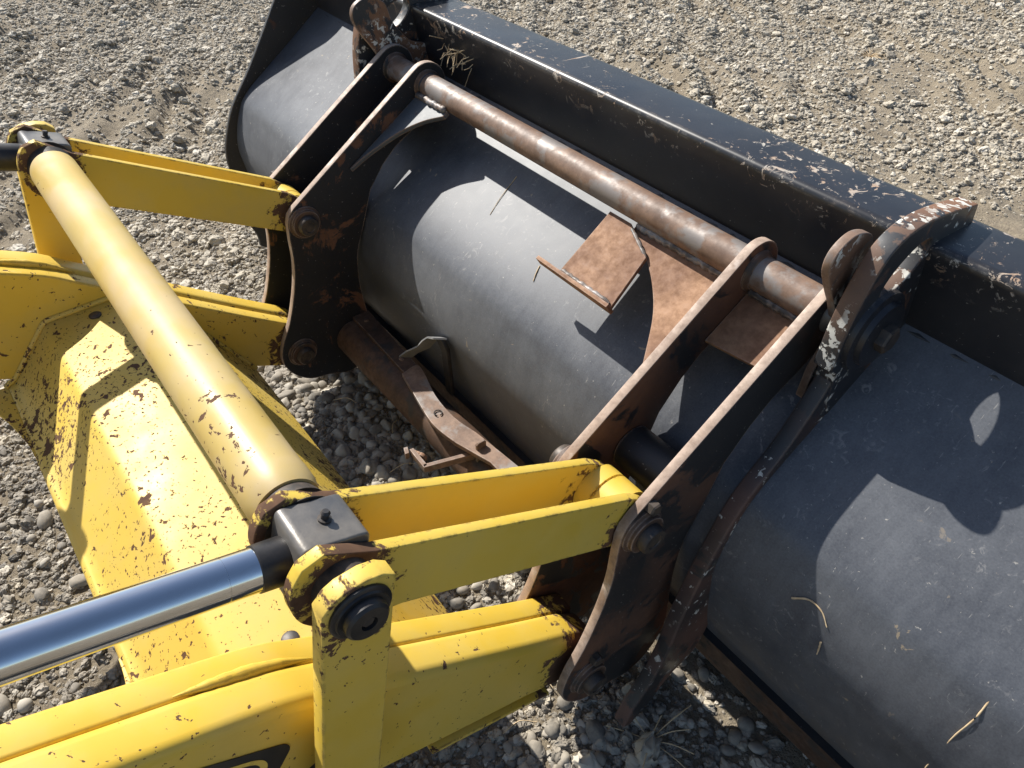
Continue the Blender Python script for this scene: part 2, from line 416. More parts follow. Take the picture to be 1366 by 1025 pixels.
me.loops.add(quads.size); me.loops.foreach_set('vertex_index', quads.ravel().astype(np.int32))
me.polygons.add(len(quads)); me.polygons.foreach_set('loop_start', np.arange(0, quads.size, 4, dtype=np.int32))
me.update(calc_edges=True)
ground = link_mesh(me, 'ground', 'dirt', None, 0)
me.polygons.foreach_set('use_smooth', [True]*len(me.polygons))
ground['kind'] = 'structure'; ground['label'] = 'gravel yard of packed dirt with loose stones and wheel ridges'

def stone_mesh(seed, angular, sub=2):
    bm = bmesh.new(); bmesh.ops.create_icosphere(bm, subdivisions=sub, radius=1)
    r = random.Random(seed); off = Vector((r.uniform(-9, 9), r.uniform(-9, 9), r.uniform(-9, 9)))
    sx, sy, sz = r.uniform(.85, 1.25), r.uniform(.72, .95), r.uniform(.5, .72)
    planes = []
    for _ in range(7 if angular else 3):
        n = Vector((r.gauss(0, 1), r.gauss(0, 1), r.gauss(0, 1))).normalized(); planes.append((n, r.uniform(.62, .85) if angular else r.uniform(.78, .92)))
    for v in bm.verts:
        c = v.co.copy()
        c *= 1 + .22*mnoise.noise(c*1.1 + off) + (.10 if angular else .04)*mnoise.noise(c*2.6 + off)
        for n, d in planes:
            q = c.dot(n)
            if q > d: c -= n*(q - d)*(.92 if angular else .6)
        v.co = Vector((c.x*sx, c.y*sy, c.z*sz))
    m = bpy.data.meshes.new('stone'); bm.to_mesh(m); bm.free()
    m.polygons.foreach_set('use_smooth', [True]*len(m.polygons))
    if angular: m.set_sharp_from_angle(angle=R_(42))
    return m

def scatter(name, n, sampler, sizes, angular, mat, seed, label):
    """loose stones too many to count: one object, stones instanced on points"""
    r = np.random.RandomState(seed)
    xy = sampler(r, n); n = len(xy)
    sz = sizes(r, n)
    z = height(xy[:, 0], xy[:, 1]) + sz*r.uniform(-.12, .34, n)
    me = bpy.data.meshes.new(name); me.vertices.add(n)
    me.vertices.foreach_set('co', np.column_stack([xy, z]).astype(np.float32).ravel())
    for an, ty, data in (('size', 'FLOAT', sz), ('tone', 'FLOAT', r.rand(n)), ('pick', 'INT', r.randint(0, 7, n))):
        a = me.attributes.new(an, ty, 'POINT'); a.data.foreach_set('value', data.astype(np.float32 if ty == 'FLOAT' else np.int32))
    a = me.attributes.new('turn', 'FLOAT_VECTOR', 'POINT')
    a.data.foreach_set('vector', np.column_stack([r.normal(0, .30, n), r.normal(0, .30, n), r.uniform(0, 6.283, n)]).astype(np.float32).ravel())
    o = bpy.data.objects.new(name, me); COL.objects.link(o); o['kind'] = 'stuff'; o['label'] = label
    ng = bpy.data.node_groups.new(name, 'GeometryNodeTree')
    ng.interface.new_socket('Geometry', in_out='INPUT', socket_type='NodeSocketGeometry')
    ng.interface.new_socket('Geometry', in_out='OUTPUT', socket_type='NodeSocketGeometry')
    N = ng.nodes; Lk = ng.links
    gi = N.new('NodeGroupInput'); go = N.new('NodeGroupOutput'); mp = N.new('GeometryNodeMeshToPoints')
    inst = N.new('GeometryNodeInstanceOnPoints'); g2i = N.new('GeometryNodeGeometryToInstance')
    srcs = []
    for i in range(7):
        # seven stone shapes made inside the node tree
        ico = N.new('GeometryNodeMeshIcoSphere'); ico.inputs['Radius'].default_value = 1; ico.inputs['Subdivisions'].default_value = 3 if not angular else 4
        pos = N.new('GeometryNodeInputPosition'); sp = N.new('GeometryNodeSetPosition'); tx = N.new('ShaderNodeTexNoise')
        tx.noise_dimensions = '4D'; tx.inputs['W'].default_value = i*3.7 + seed; tx.inputs['Scale'].default_value = 1.25 if angular else .8
        tx.inputs['Detail'].default_value = 3 if angular else .5
        Lk.new(pos.outputs[0], tx.inputs['Vector'])
        sub = N.new('ShaderNodeVectorMath'); sub.operation = 'SUBTRACT'; sub.inputs[1].default_value = (.5, .5, .5); Lk.new(tx.outputs['Color'], sub.inputs[0])
        scl = N.new('ShaderNodeVectorMath'); scl.operation = 'SCALE'; scl.inputs['Scale'].default_value = 1.9 if angular else 1.1; Lk.new(sub.outputs[0], scl.inputs[0])
        Lk.new(ico.outputs[0], sp.inputs['Geometry']); Lk.new(scl.outputs[0], sp.inputs['Offset'])
        tr = N.new('GeometryNodeTransform'); rr = random.Random(seed*13 + i)
        tr.inputs['Scale'].default_value = (rr.uniform(.9, 1.25), rr.uniform(.7, .95), rr.uniform(.5, .72)); Lk.new(sp.outputs[0], tr.inputs[0])
        ss = N.new('GeometryNodeSetShadeSmooth'); ss.inputs['Shade Smooth'].default_value = True; Lk.new(tr.outputs[0], ss.inputs[0])
        sm = N.new('GeometryNodeSetMaterial'); sm.inputs['Material'].default_value = M[mat]; Lk.new(ss.outputs[0], sm.inputs[0])
        srcs.append(sm)
    for s_ in reversed(srcs): Lk.new(s_.outputs[0], g2i.inputs[0])
    def attr(nm, ty):
        x = N.new('GeometryNodeInputNamedAttribute'); x.data_type = ty; x.inputs['Name'].default_value = nm; return x.outputs[0]
    Lk.new(gi.outputs[0], mp.inputs[0]); Lk.new(mp.outputs[0], inst.inputs['Points'])
    Lk.new(g2i.outputs[0], inst.inputs['Instance']); inst.inputs['Pick Instance'].default_value = True
    Lk.new(attr('pick', 'INT'), inst.inputs['Instance Index']); Lk.new(attr('size', 'FLOAT'), inst.inputs['Scale'])
    Lk.new(attr('turn', 'FLOAT_VECTOR'), inst.inputs['Rotation']); Lk.new(inst.outputs[0], go.inputs[0])
    md = o.modifiers.new('stones', 'NODES'); md.node_group = ng
    return o
def wide(r, n):
    x = r.uniform(-6.4, 1.7, n); y = r.uniform(-1.2, 6.9, n)
    keep = (value_noise(x*1.1, y*1.1, 21) + .55*value_noise(x*3.5, y*3.5, 22) + .32 + r.uniform(-.25, .25, n) > 0)
    keep &= ~((x > 1.2) & (y < -.3))
    keep &= ~((x > -1.0) & (y < 1.0) & (r.uniform(0, 1, n) < .72))
    return np.column_stack([x, y])[keep]
def close(r, n):
    x = r.uniform(-1.5, 1.35, n); y = r.uniform(-.75, 1.15, n)
    keep = value_noise(x*2.1, y*2.1, 31) + .6*value_noise(x*6, y*6, 32) + r.uniform(-.2, .2, n) > -.10
    return np.column_stack([x, y])[keep]
def gap(r, n):                                            # the drift of round pebbles between boom and bucket
    x = r.uniform(-.75, .98, n); y = r.uniform(.30, .98, n)
    keep = value_noise(x*3, y*3, 41) + r.uniform(-.25, .25, n) > np.where(x > .22, .12, -.13)
    return np.column_stack([x, y])[keep]
scatter('gravel', 380000, wide, lambda r, n: np.clip(r.lognormal(math.log(.0054), .58, n), .0025, .030), True, 'stone', 3, 'fine crushed grey gravel strewn over the dirt')
scatter('fine_gravel', 60000, close, lambda r, n: np.clip(r.lognormal(math.log(.0048), .5, n), .003, .020), True, 'pebble', 5, 'small loose gravel on the dirt under the loader boom')  # darker stone tone stands in for the shade on gravel near the machine
scatter('pebbles', 2600, gap, lambda r, n: np.clip(r.lognormal(math.log(.0135), .34, n), .007, .026), False, 'pebble', 9, 'round grey pebbles drifted between boom and bucket')

# the largest stones singly, as pieces of the ground
protos = [stone_mesh(s, s % 3 == 0) for s in range(9)]
for p in protos: p.materials.append(M['pebble'])
rr = random.Random(4); placed = []
zones = [((-.62, .12), (.52, .82), 120, (.014, .024)), ((.20, .98), (.38, .80), 75, (.012, .024)), ((-.62, .10), (-.55, .10), 60, (.013, .026)),
         ((-.05, .45), (.36, .62), 25, (.014, .028))]
for (xa, xb), (ya, yb), n, (s0, s1) in zones:
    c = 0; tries = 0
    while c < n and tries < 4000:
        tries += 1; x = rr.uniform(xa, xb); y = rr.uniform(ya, yb); s = s0 + (s1 - s0)*rr.random()**2
        if any((x-a)**2 + (y-b)**2 < (s+t)**2*.72 for a, b, t in placed): continue
        placed.append((x, y, s)); c += 1
        o = bpy.data.objects.new('stone', protos[rr.randrange(9)]); COL.objects.link(o); o.parent = ground
        o.location = (x, y, float(height(x, y)) + s*rr.uniform(.15, .5)); o.scale = (s, s, s)
        o.rotation_euler = (rr.gauss(0, .35), rr.gauss(0, .35), rr.uniform(0, 6.28))

# ================================================================== BUCKET
bucket = thing('loader_bucket', (0, 1.0, 0), 'wide black steel loader bucket with dusty curved back resting on gravel', 'bucket')
BW = 1.28
SH = catmull([(1.075, -.718), (1.06, -.7275), (.93, -.8185), (.784, -.92), (.739, -.979), (.711, -1.069), (.716, -1.146), (.735, -1.25), (.757, -1.325)], 8)
def offset_profile(P, d):
    P = np.array(P); T = np.gradient(P, axis=0); T /= np.linalg.norm(T, axis=1)[:, None]
    return [tuple(p) for p in P + d*np.column_stack([-T[:, 1], T[:, 0]])]
inner = offset_profile(SH, .010)
xplate('back_sheet', SH + inner[::-1], -BW + .004, BW - .004, 'sheet', bucket, .001, (), 1, 60)
xplate('lip_beam', roundpoly([(1.056, -.742), (1.024, -.578), (1.162, -.585), (1.185, -.70), (1.10, -.750)], .018), -BW + .006, BW - .006, 'lip', bucket, .004, (), 4)
xplate('heel_plate', [(.7575, -1.332), (.775, -1.448), (.80, -1.462), (1.56, -1.486), (1.56, -1.468), (.815, -1.446), (.787, -1.332)], -BW + .006, BW - .006, 'rust_dark', bucket, .003)
xplate('wear_bar', [(.741, -1.326), (.752, -1.341), (.770, -1.341), (.770, -1.326)], -BW + .008, BW - .008, 'lip', bucket, .002)
rim = [(.70, -1.40), (.672, -1.25), (.668, -1.164), (.668, -1.109), (.681, -1.054), (.725, -.96), (.809, -.854), (.925, -.689), (.985, -.60), (1.06, -.555), (1.22, -.55), (1.30, -.70), (1.58, -1.40), (1.60, -1.475), (.80, -1.475)]
for s in (-1, 1):
    xplate('end_plate', catmull(rim, 4, True), s*BW, s*(BW + .012), 'end', bucket, .002)
wavy_bead('weld_seam', (-1.27, 1.052, -.7415), (1.27, 1.052, -.7415), .007, bucket, 'end', 1, .02)

EAR = catmull([(.862, -.729), (.868, -.66), (.881, -.607), (.905, -.557), (.938, -.535), (.985, -.529), (1.05, -.536), (1.132, -.552)], 5) \
    + [(1.142, -.592), (1.070, -.60), (1.066, -.74), (.95, -.815), (.905, -.845), (.884, -.80), (.880, -.745)]
RIB = catmull([(.905, -.78), (.93, -.80), (.90, -.85), (.784, -.932), (.748, -.982), (.72, -1.07), (.725, -1.15), (.742, -1.25), (.752, -1.30), (.728, -1.372), (.665, -1.402), (.628, -1.452)], 5) \
    + [(.572, -1.486), (.556, -1.474)] \
    + catmull([(.572, -1.425), (.607, -1.365), (.636, -1.29), (.650, -1.2), (.667, -1.13), (.690, -1.054), (.737, -.946), (.815, -.866), (.866, -.79), (.884, -.755)], 5)
hc = (.974, -.598); ha = R_(31)
HOLE = [(hc[0] + .054*math.cos(t)*math.cos(ha) - .0255*math.sin(t)*math.sin(ha), hc[1] + .054*math.cos(t)*math.sin(ha) + .0255*math.sin(t)*math.cos(ha)) for t in [2*math.pi*i/28 for i in range(28)]][::-1]
EARI = catmull([(.935, -.725), (.905, -.665), (.874, -.618), (.853, -.580), (.856, -.553), (.878, -.538), (.905, -.537), (.940, -.555), (.957, -.60), (1.0, -.65), (1.058, -.67)], 5) + [(1.07, -.74), (.99, -.783), (.90, -.836), (.905, -.78)]
for s in (-1, 1):
    edge_strip(xplate('hook_ear', EAR, s*.670, s*.700, 'ear', bucket, .0025, (HOLE,), 2).data, 0, 0, 'ear_edge')
    xplate('hook_rib', RIB, s*.671, s*.699, 'rib', bucket, .004, (), 2)
    edge_strip(xplate('inner_ear', EARI, s*.642, s*.656, 'ear_edge', bucket, .002).data, 0, 0, 'rust_tube')
    lathe('pivot_boss', (s*.700, TB[0], TB[1] + .008), (s, 0, 0), [(0, .066), (.008, .064), (.010, .052), (.018, .050), (.019, .040)], 'lip', bucket, 40, 25)
    hexhead('bolt_head', (s*.719, TB[0], TB[1] + .008), (s, 0, 0), .022, .015, 'pin', bucket)
    lathe('pivot_pin', (s*.6375, TB[0], TB[1]), (s, 0, 0), [(0, .030), (.004, .030), (.0135, .024), (.042, .024)], 'steel', bucket, 28)

# ================================================================== QUICK-ATTACH CARRIER
car = thing('attachment_carrier', (0, .6, .08), 'black and rusty steel attachment carrier joining boom to bucket with long top tube', 'carrier')
PLATE = arc(TB, .052, 124, -40, 16) + [(.958, -.752), (.905, -.785), (.840, -.820), (.800, -.855), (.758, -.908)] \
    + catmull([(.727, -.992), (.700, -1.062), (.692, -1.13), (.694, -1.204), (.704, -1.30), (.697, -1.36), (.662, -1.408), (.617, -1.422), (.56, -1.402), (.505, -1.388), (.462, -1.347), (.444, -1.297), (.456, -1.245), (.487, -1.185), (.516, -1.10), (.530, -1.03), (.533, -.965)], 4) \
    + [(.536, -.925), (.543, -.905), (.557, -.891)]
for s in (-1, 1):
    for xa, xb, near in ((.478, .494, 0), (.621, .637, 1)):
        pm = 'plate_rusty' if s > 0 else 'plate'
        o = xplate('carrier_plate', PLATE, s*xa, s*xb, pm, car, .0012, (), 1)
        edge_strip(o.data, 0, 0, 'edge_rust' if s > 0 else 'edge_steel')
    # pins through the plate pairs, with their collars
    for yz, r in ((PU, .024), (PL, .023)):
        for x, d in ((s*.637, s), (s*.478, -s)):
            lathe('pin_collar', (x, yz[0], yz[1]), (d, 0, 0), [(0, .040), (.003, .040), (.007, .034), (.014, .033)], 'rust_dark', car, 32)
            lathe('pin_head', (x + d*.014, yz[0], yz[1]), (d, 0, 0), [(0, r), (.012, r), (.016, r*.88), (.0162, r*.55), (.0145, r*.5)], 'pin', car, 28)
        hexhead('retaining_bolt', (s*.637, yz[0] + .012, yz[1] + .048), (s, 0, 0), .012, .014, 'pin', car)
        rod_x('pin', min(s*.494, s*.621), max(s*.494, s*.621), yz, .021, 'pin', car)
    rod_x('tie_tube', min(s*.4945, s*.6205), max(s*.4945, s*.6205), (.694, -.945), .040, 'plate', car)
for x, d in [(q*w_, q*z_) for q in (-1, 1) for w_, z_ in ((.478, -1), (.494, 1), (.621, -1))]:
    lathe('weld_ring', (x, TB[0], TB[1]), (d, 0, 0), [(0, .0365), (.003, .036), (.007, .0325), (.010, .0295)], 'rust_dark', car, 36, 60, .0015)
rod_x('top_tube', -.640, .640, TB, .0292, 'rust_tube', car)
lathe('tube_sleeve', (-.477, TB[0], TB[1]), (1, 0, 0), [(0, .031), (.010, .0305), (.012, .0292)], 'lip', car, 32)
# webs lie in a plane that runs along X and slopes down from under the tube
G0 = Vector((0, .925, -.742 + H)); GD = Vector((0, -.846, -.534)); GN = Vector((0, .534, -.846))
def web(name, pts, mat, parent, th=.010, lift=0., bevel=.0012):
    me = extrude2d([pts], th, bevel, 1)
    mt = Matrix(((1, 0, 0), (0, GD.y, -GN.y), (0, GD.z, -GN.z))).to_4x4()
    me.transform(Matrix.Translation(G0 - GN*lift) @ mt)
    return link_mesh(me, name, mat, parent)
def ccw(p):
    a = sum(p[i][0]*p[(i+1) % len(p)][1] - p[(i+1) % len(p)][0]*p[i][1] for i in range(len(p)))
    return p if a > 0 else p[::-1]
GPTS = [(-.352, .010), (-.392, .042), (-.425, .084), (-.446, .128), (-.464, .180), (-.474, .232)]
web('gusset', ccw([(-.477, -.004), (-.352, -.004)] + catmull(GPTS, 5) + [(-.477, .232)]), 'gusset_paint', car, .011, .028)
web('gusset', ccw([(.477, -.012), (.235, -.012)] + catmull([(.237, .004), (.294, .030), (.344, .065), (.387, .108), (.420, .158), (.452, .215), (.474, .27)], 5) + [(.477, .27)]), 'rust', car, .011)
web('tab_plate', ccw([(.176, -.004), (.232, -.004), (.307, .036), (.322, .146), (.182, .146)]), 'rust', car, .009, .0115)
web('infill_web', ccw([(.4955, -.006), (.6195, -.006), (.6195, .086), (.4955, .098)]), 'rust', car, .010)
web('infill_web', ccw([(-.4955, -.006), (-.6195, -.006), (-.6195, .086), (-.4955, .098)]), 'lip', car, .010)
# stop bar welded on the end of the tab
e0 = G0 + GD*.148 + GN*(-.0115)
bar = [(.128, -.016), (.322, -.016), (.322, .012), (.128, .004)]
me = extrude2d([bar], .008, .001, 1)
me.transform(Matrix.Translation(e0) @ Matrix(((1, 0, 0), (0, GN.y, GD.y), (0, GN.z, GD.z))).to_4x4())
link_mesh(me, 'stop_bar', 'rust', car)
def gpt(x, u, lift=.009):
    p = G0 + GD*u - GN*lift; return (x, p.y, p.z - H)
wavy_bead('weld_bead', gpt(-.475, -.002, .037), gpt(-.354, -.002, .037), .0075, car, 'weld', 2)
wavy_bead('weld_bead', gpt(.240, -.010), gpt(.475, -.010), .0085, car, 'weld', 3)
wavy_bead('weld_bead', gpt(.497, -.010), gpt(.619, -.010), .0085, car, 'weld', 4)
wavy_bead('weld_bead', gpt(.186, .141, .018), gpt(.316, .141, .018), .0050, car, 'weld', 5)
wavy_bead('weld_bead', gpt(.236, .002, .0125), gpt(.305, .036, .0125), .0045, car, 'weld', 6)
# lower cross pipe with the flat latch bar bolted along it
PC = (.648, -1.308)
rod_x('lower_pipe', -.478, .478, PC, .051, 'rust_dark', car, .003, 44)
def flat(name, pts, z, th, mat, parent, bevel=.001):
    me = extrude2d([ccw(pts)], th, bevel, 1); me.transform(Matrix.Translation((0, 0, z + H)))
    return link_mesh(me, name, mat, parent)
flat('latch_bar', [(-.477, .654), (-.477, .702), (-.190, .684), (-.178, .644)], -1.252, .010, 'rust_dark', car)
flat('latch_bar', catmull([(-.180, .628), (-.186, .672), (-.150, .672), (-.067, .650), (.02, .644), (.090, .656)], 4) + [(.30, .676), (.30, .628), (.178, .628)] + catmull([(.087, .602), (.03, .594), (-.016, .596), (-.09, .610)], 4), -1.232, .012, 'rust_tube', car)
for x, y in ((-.44, .676), (-.25, .668)):
    lathe('rivet', (x, y, -1.2475), (0, 0, 1), [(0, .008), (.003, .0075), (.005, .004)], 'rust_dark', car, 14)
tubepath('lock_ring', [(-.012 + .009*math.cos(t), .621 + .009*math.sin(t), -1.223) for t in [i*.5 for i in range(12)]], .0015, 'bolt', car, 6)
# spring-latch bracket on the pipe: a U of flat bar with an upright tab
for P in ([(.088, .516), (.024, .520), (.025, .529), (.086, .527)], [(.088, .516), (.124, .630), (.115, .634), (.079, .520)], [(.030, .505), (.012, .512), (.014, .521), (.032, .514)]):
    flat('latch_bracket', P, -1.256, .018, 'rust_tube', car)
xplate('latch_tab', [(.624, -1.265), (.648, -1.265), (.650, -1.212), (.645, -1.207), (.630, -1.207), (.625, -1.212)], .128, .135, 'rust_tube', car, .001)
for i in range(3):
    lathe('spring_coil', (.030 + i*.008, .532 + i*.004, -1.262), (.4, -.9, -.1), [(0, .011), (.004, .012), (.008, .011)], 'straw' if i == 5 else 'rust', car, 14)
# bent release lever standing in front of the bucket
lev = [(-.213, .660, -1.209), (-.190, .668, -1.182), (-.154, .680, -1.149), (-.138, .686, -1.124), (-.120, .690, -1.104), (-.094, .691, -1.0915)]
bm = bmesh.new(); vs = []
wv = Vector((.016, .026, -.004))
for p in lev:
    a = Vector((p[0], p[1], p[2] + H)); vs.append((bm.verts.new(a - wv*.5), bm.verts.new(a + wv*.5)))
for a, b in zip(vs[:-1], vs[1:]): bm.faces.new((a[0], a[1], b[1], b[0]))
bmesh.ops.recalc_face_normals(bm, faces=bm.faces)
geom = bmesh.ops.solidify(bm, geom=bm.faces[:], thickness=.004)
me = bpy.data.meshes.new('release_lever'); bm.to_mesh(me); bm.free()
link_mesh(me, 'release_lever', 'galv', car)
me = extrude2d([ccw([(-.116, -1.108 + H), (-.090, -1.096 + H), (-.072, -1.116 + H), (-.064, -1.25 + H), (-.088, -1.25 + H), (-.096, -1.130 + H)])], .010, .001, 1)
me.transform(Matrix(((1, 0, 0, 0), (0, 0, -1, .697), (0, 1, 0, 0), (0, 0, 0, 1)))); link_mesh(me, 'lever_stem', 'bolt', car)

# ================================================================== BOOM (two arms and the pressed cross brace)
boom = thing('loader_boom', (0, -.2, .4), 'yellow loader boom with two box arms and a pressed cross brace', 'loader boom')
ATOP = catmull([(-1.0, -.40), (-.45, -.645), (-.2, -.752), (-.1, -.797), (0, -.843), (.05, -.871), (.1, -.910), (.27, -1.038), (.40, -1.135), (.50, -1.207)], 4)
ABOT = [(.545, -1.25), (.548, -1.30), (.525, -1.338), (.46, -1.338), (.385, -1.302), (.2, -1.222), (0, -1.128), (-.2, -1.03), (-1.0, -.66)]
def down(P, d): return [(y, z - d) for y, z in P]
for s in (-1, 1):
    arm = xplate('arm', ATOP + ABOT, s*.541, s*.602, 'yellow_worn', boom, .015, (), 4)
    xplate('inner_channel', down(ATOP, .007) + [(y, z + .006) for y, z in ABOT], s*.499, s*.5405, 'yellow_worn', arm, .005, (), 2)
    for y0, y1 in ((-.06, .09),):
        pts = [(s*.5395, y, float(np.interp(y, [a[0] for a in ATOP], [a[1] for a in ATOP])) - .003) for y in np.linspace(y0, y1, 26)]
        rq = random.Random(int(8 + s)); tp = [(.12 + .95*math.sin(math.pi*i/25))*(1 + rq.uniform(-.1, .1)) for i in range(26)]
        tubepath('weld_patch', pts, .008, 'yellow_worn', arm, 10, tp)
    xplate('bottom_flange', [(.44, -1.331), (.385, -1.306), (.2, -1.226), (.2, -1.234), (.385, -1.314), (.44, -1.339)], s*.545, s*.608, 'yellow_worn', arm, .001)
    lathe('pivot_bolt', (s*.602, .052, -1.075), (s, 0, 0), [(0, .05), (.034, .05), (.0342, .03), (.068, .03), (.072, .026)], 'bolt', arm, 32)
def fillet(P, rad, n=5):
    out = [P[0]]
    for a, b, c in zip(P[:-2], P[1:-1], P[2:]):
        a, b, c = map(np.array, (a, b, c)); u = (a-b)/np.linalg.norm(a-b); v = (c-b)/np.linalg.norm(c-b)
        p, q = b + u*rad, b + v*rad
        for i in range(n+1):
            t = i/n; out.append(tuple((1-t)**2*p + 2*t*(1-t)*b + t*t*q))
    return out + [P[-1]]
BR = fillet([(-.1235, -1.096), (-.1225, -1.0805), (-.102, -1.0755), (-.004, -.968), (.184, -.9655), (.378, -1.300)], .012)
BRF = catmull([(-.132, -1.106), (-.128, -1.106)], 1) if False else BR
inn = offset_profile(BRF, -.008)
xplate('cross_brace', BRF + inn[::-1], -.497, .497, 'yellow_brace', boom, .0008, (), 1, 50)
def brace_flare(s):                     # rounded ear of the rear flange where it meets the arm
    pts = [(s*.4975, -.119), (s*.4975, -.205)] + catmull([(s*.4975, -.205), (s*.455, -.172), (s*.415, -.151), (s*.358, -.136), (s*.30, -.1255), (s*.26, -.1228)], 5) + [(s*.26, -.119)]
    bm = bmesh.new(); top = []
    me = extrude2d([ccw(pts)], .009, .001, 1)
    for v in me.vertices: v.co.z += -1.0855 + H - (v.co.y + .122)*.06
    return link_mesh(me, 'flange_flare', 'yellow_brace', boom)
for s in (-1, 1): brace_flare(s)
for x in (-.458, .461):
    lathe('plug', (x, .086, -.9675), (0, 0, 1), [(0, .0125), (.003, .0125), (.005, .009)], 'pin', boom, 20)
# weld fillets where brace meets the arms
for s in (-1, 1):
    P = [(s*.4965, y, z + .004) for y, z in BR]
    tubepath('weld_fillet', P, .006, 'yellow_brace', boom, 8)
# decal on the near arm: black badge with part of its lettering
def decal_poly(pts, lift):
    me = extrude2d([up(pts)], .0008, .0002, 0); me.transform(PERM); me.transform(Matrix.Translation((.602 + lift, 0, 0))); return me
o0 = (.030, -.940); dx = (-.812, .584); dy = (-.584, -.812)         # along the arm rearwards, across it downwards
def dp(u, v): return (o0[0] + dx[0]*u + dy[0]*v, o0[1] + dx[1]*u + dy[1]*v)
def rrect(u0, u1, v0, v1, r, n=6):
    P = []
    for cx, cy, a in ((u1-r, v1-r, 0), (u0+r, v1-r, 90), (u0+r, v0+r, 180), (u1-r, v0+r, 270)):
        for i in range(n+1):
            t = R_(a + 90*i/n); P.append(dp(cx + r*math.cos(t), cy + r*math.sin(t)))
    return P
badge = link_mesh(decal_poly(rrect(0, .50, 0, .085, .02), .0010), 'badge', 'decal_black', boom, 0)
def letters():
    fc = bpy.data.curves.new('tmp', 'FONT'); fc.body = 'ID'; fc.size = .078; fc.extrude = .0004; fc.shear = .0; fc.space_character = 1.05
    ob = bpy.data.objects.new('tmp', fc); COL.objects.link(ob)
    me = bpy.data.meshes.new_from_object(ob.evaluated_get(bpy.context.evaluated_depsgraph_get()))
    bpy.data.objects.remove(ob)
    xs = [v.co.x for v in me.vertices]; xm = max(xs)
    for v in me.vertices:
        u = .022 + (xm - v.co.x)*1.25; vv = .068 - v.co.y
        y, z = dp(u, vv); v.co = (.6034 + v.co.z, y, z + H)
    return link_mesh(me, 'badge_lettering', 'yellow', badge, 0)
letters()

# ================================================================== SUPPORT LINKS, TILT LINKS, CROSS TUBE, CYLINDERS
POST = [(y*.981, z*.981) for y, z in [(.092, -.664), (.104, -.652), (.119, -.646), (.145, -.646), (.163, -.652), (.175, -.664), (.092, -1.115), (.075, -1.13), (.03, -1.13), (.011, -1.115)]]
LINK = catmull([(.165, -.765), (.125, -.745), (.095, -.725), (.078, -.70), (.074, -.669), (.081, -.644), (.095, -.625)], 4) + [(.12, -.6195), (.172, -.658), (.566, -.8715)] \
    + catmull([(.600, -.900), (.618, -.932), (.604, -.965), (.574, -.979), (.532, -.9585)], 4) + [(.190, -.7745)]
nm = {1: 'beside the polished cylinder rod', -1: 'beyond the far end of the cross tube'}
for s in (1, -1):
    post = thing('support_link', (s*.641, .06, .37), 'short upright yellow bar with a %s' % ('large black bolt head, beside the lettered arm' if s > 0 else 'rounded top, at the far end of the cross tube'), 'link bar')
    xplate('bar', POST, s*.637, s*.660, 'yellow_worn', post, .0022)
    lathe('washer', (s*.660, PIN[0], PIN[1]), (s, 0, 0), [(0, .0345), (.003, .0345), (.004, .0335), (.005, .030), (.0075, .029)], 'bolt', post, 36)
    lathe('bolt_head', (s*.667, PIN[0], PIN[1]), (s, 0, 0), [(0, .0245), (.009, .024), (.012, .021), (.0122, .009), (.004, .008)], 'bolt', post, 32)
    hexhead('socket', (s*.6705, PIN[0], PIN[1]), (s, 0, 0), .008, .006, 'pin', post)
    lathe('spacer', (s*.619, PIN[0], PIN[1]), (s, 0, 0), [(0, .032), (.018, .032)], 'grease', post, 32)

    lk = thing('tilt_link', (s*.56, .35, .6), 'pair of flat yellow link bars %s' % ('running from the polished rod to the rusty carrier plates' if s > 0 else 'from the far rod end to the black plates'), 'tilt link')
    for xa, xb in ((.517, .533), (.603, .619)):
        xplate('link_bar', LINK, s*xa, s*xb, 'yellow', lk, .0015)
    lathe('front_hub', (s*.533, PU[0], PU[1]), (s, 0, 0), [(0, .044), (.026, .044), (.027, .041), (.029, .041), (.030, .044), (.070, .044)], 'yellow_worn', lk, 36)

    cy = thing('hydraulic_cylinder', (s*.56, -.3, .9), 'tilt cylinder with %s' % ('polished chrome rod and grey block end between near link bars' if s > 0 else 'grey block rod end at the far end of the cross tube'), 'cylinder')
    ax = Vector((0, .957, -.290)); cz = Vector((0, .290, .957)); c = Vector((s*.568, PIN[0], PIN[1] + H))
    def blk(u, v): p = c + ax*u + cz*v; return (p.y, p.z - H)
    xplate('rod_end_block', roundpoly([blk(-.038, -.052), blk(.040, -.052), blk(.041, .038), blk(-.037, .041)], .011), s*.5345, s*.6015, 'steel', cy, .003, (), 3)
    g = c + cz*.039 + ax*.004
    lathe('grease_fitting', (g.x, g.y, g.z - H), tuple(cz), [(0, .0075), (.003, .0075), (.0035, .0045), (.009, .0045), (.010, .0055), (.013, .0035)], 'pin', cy, 12)
    a = c - ax*.034
    lathe('rod_collar', (a.x, a.y, a.z - H), tuple(-ax), [(0, .0255), (.024, .0250), (.034, .0248), (.035, .0235)] if s > 0 else [(0, .0255), (.090, .0250), (.091, .0235)], 'bolt', cy, 40)
    lathe('rod', (a.x, a.y, a.z - H), tuple(-ax), [(.034, .0232), (.066, .0232), (.0662, .0229), (.0672, .0229), (.0674, .0232), (.28, .0232)], 'chrome', cy, 64)
    b = c - ax*.305
    lathe('gland', (b.x, b.y, b.z - H), tuple(-ax), [(0, .034), (.004, .052), (.05, .053), (.052, .046), (.06, .046)], 'yellow', cy, 40)
    lathe('barrel', (b.x, b.y, b.z - H), tuple(-ax), [(.055, .047), (.58, .047)], 'yellow', cy, 40)
    lathe('grease_ring', (s*.5335, PIN[0], PIN[1]), (s, 0, 0), [(0, .043), (.0009, .043)], 'grease', cy, 30)

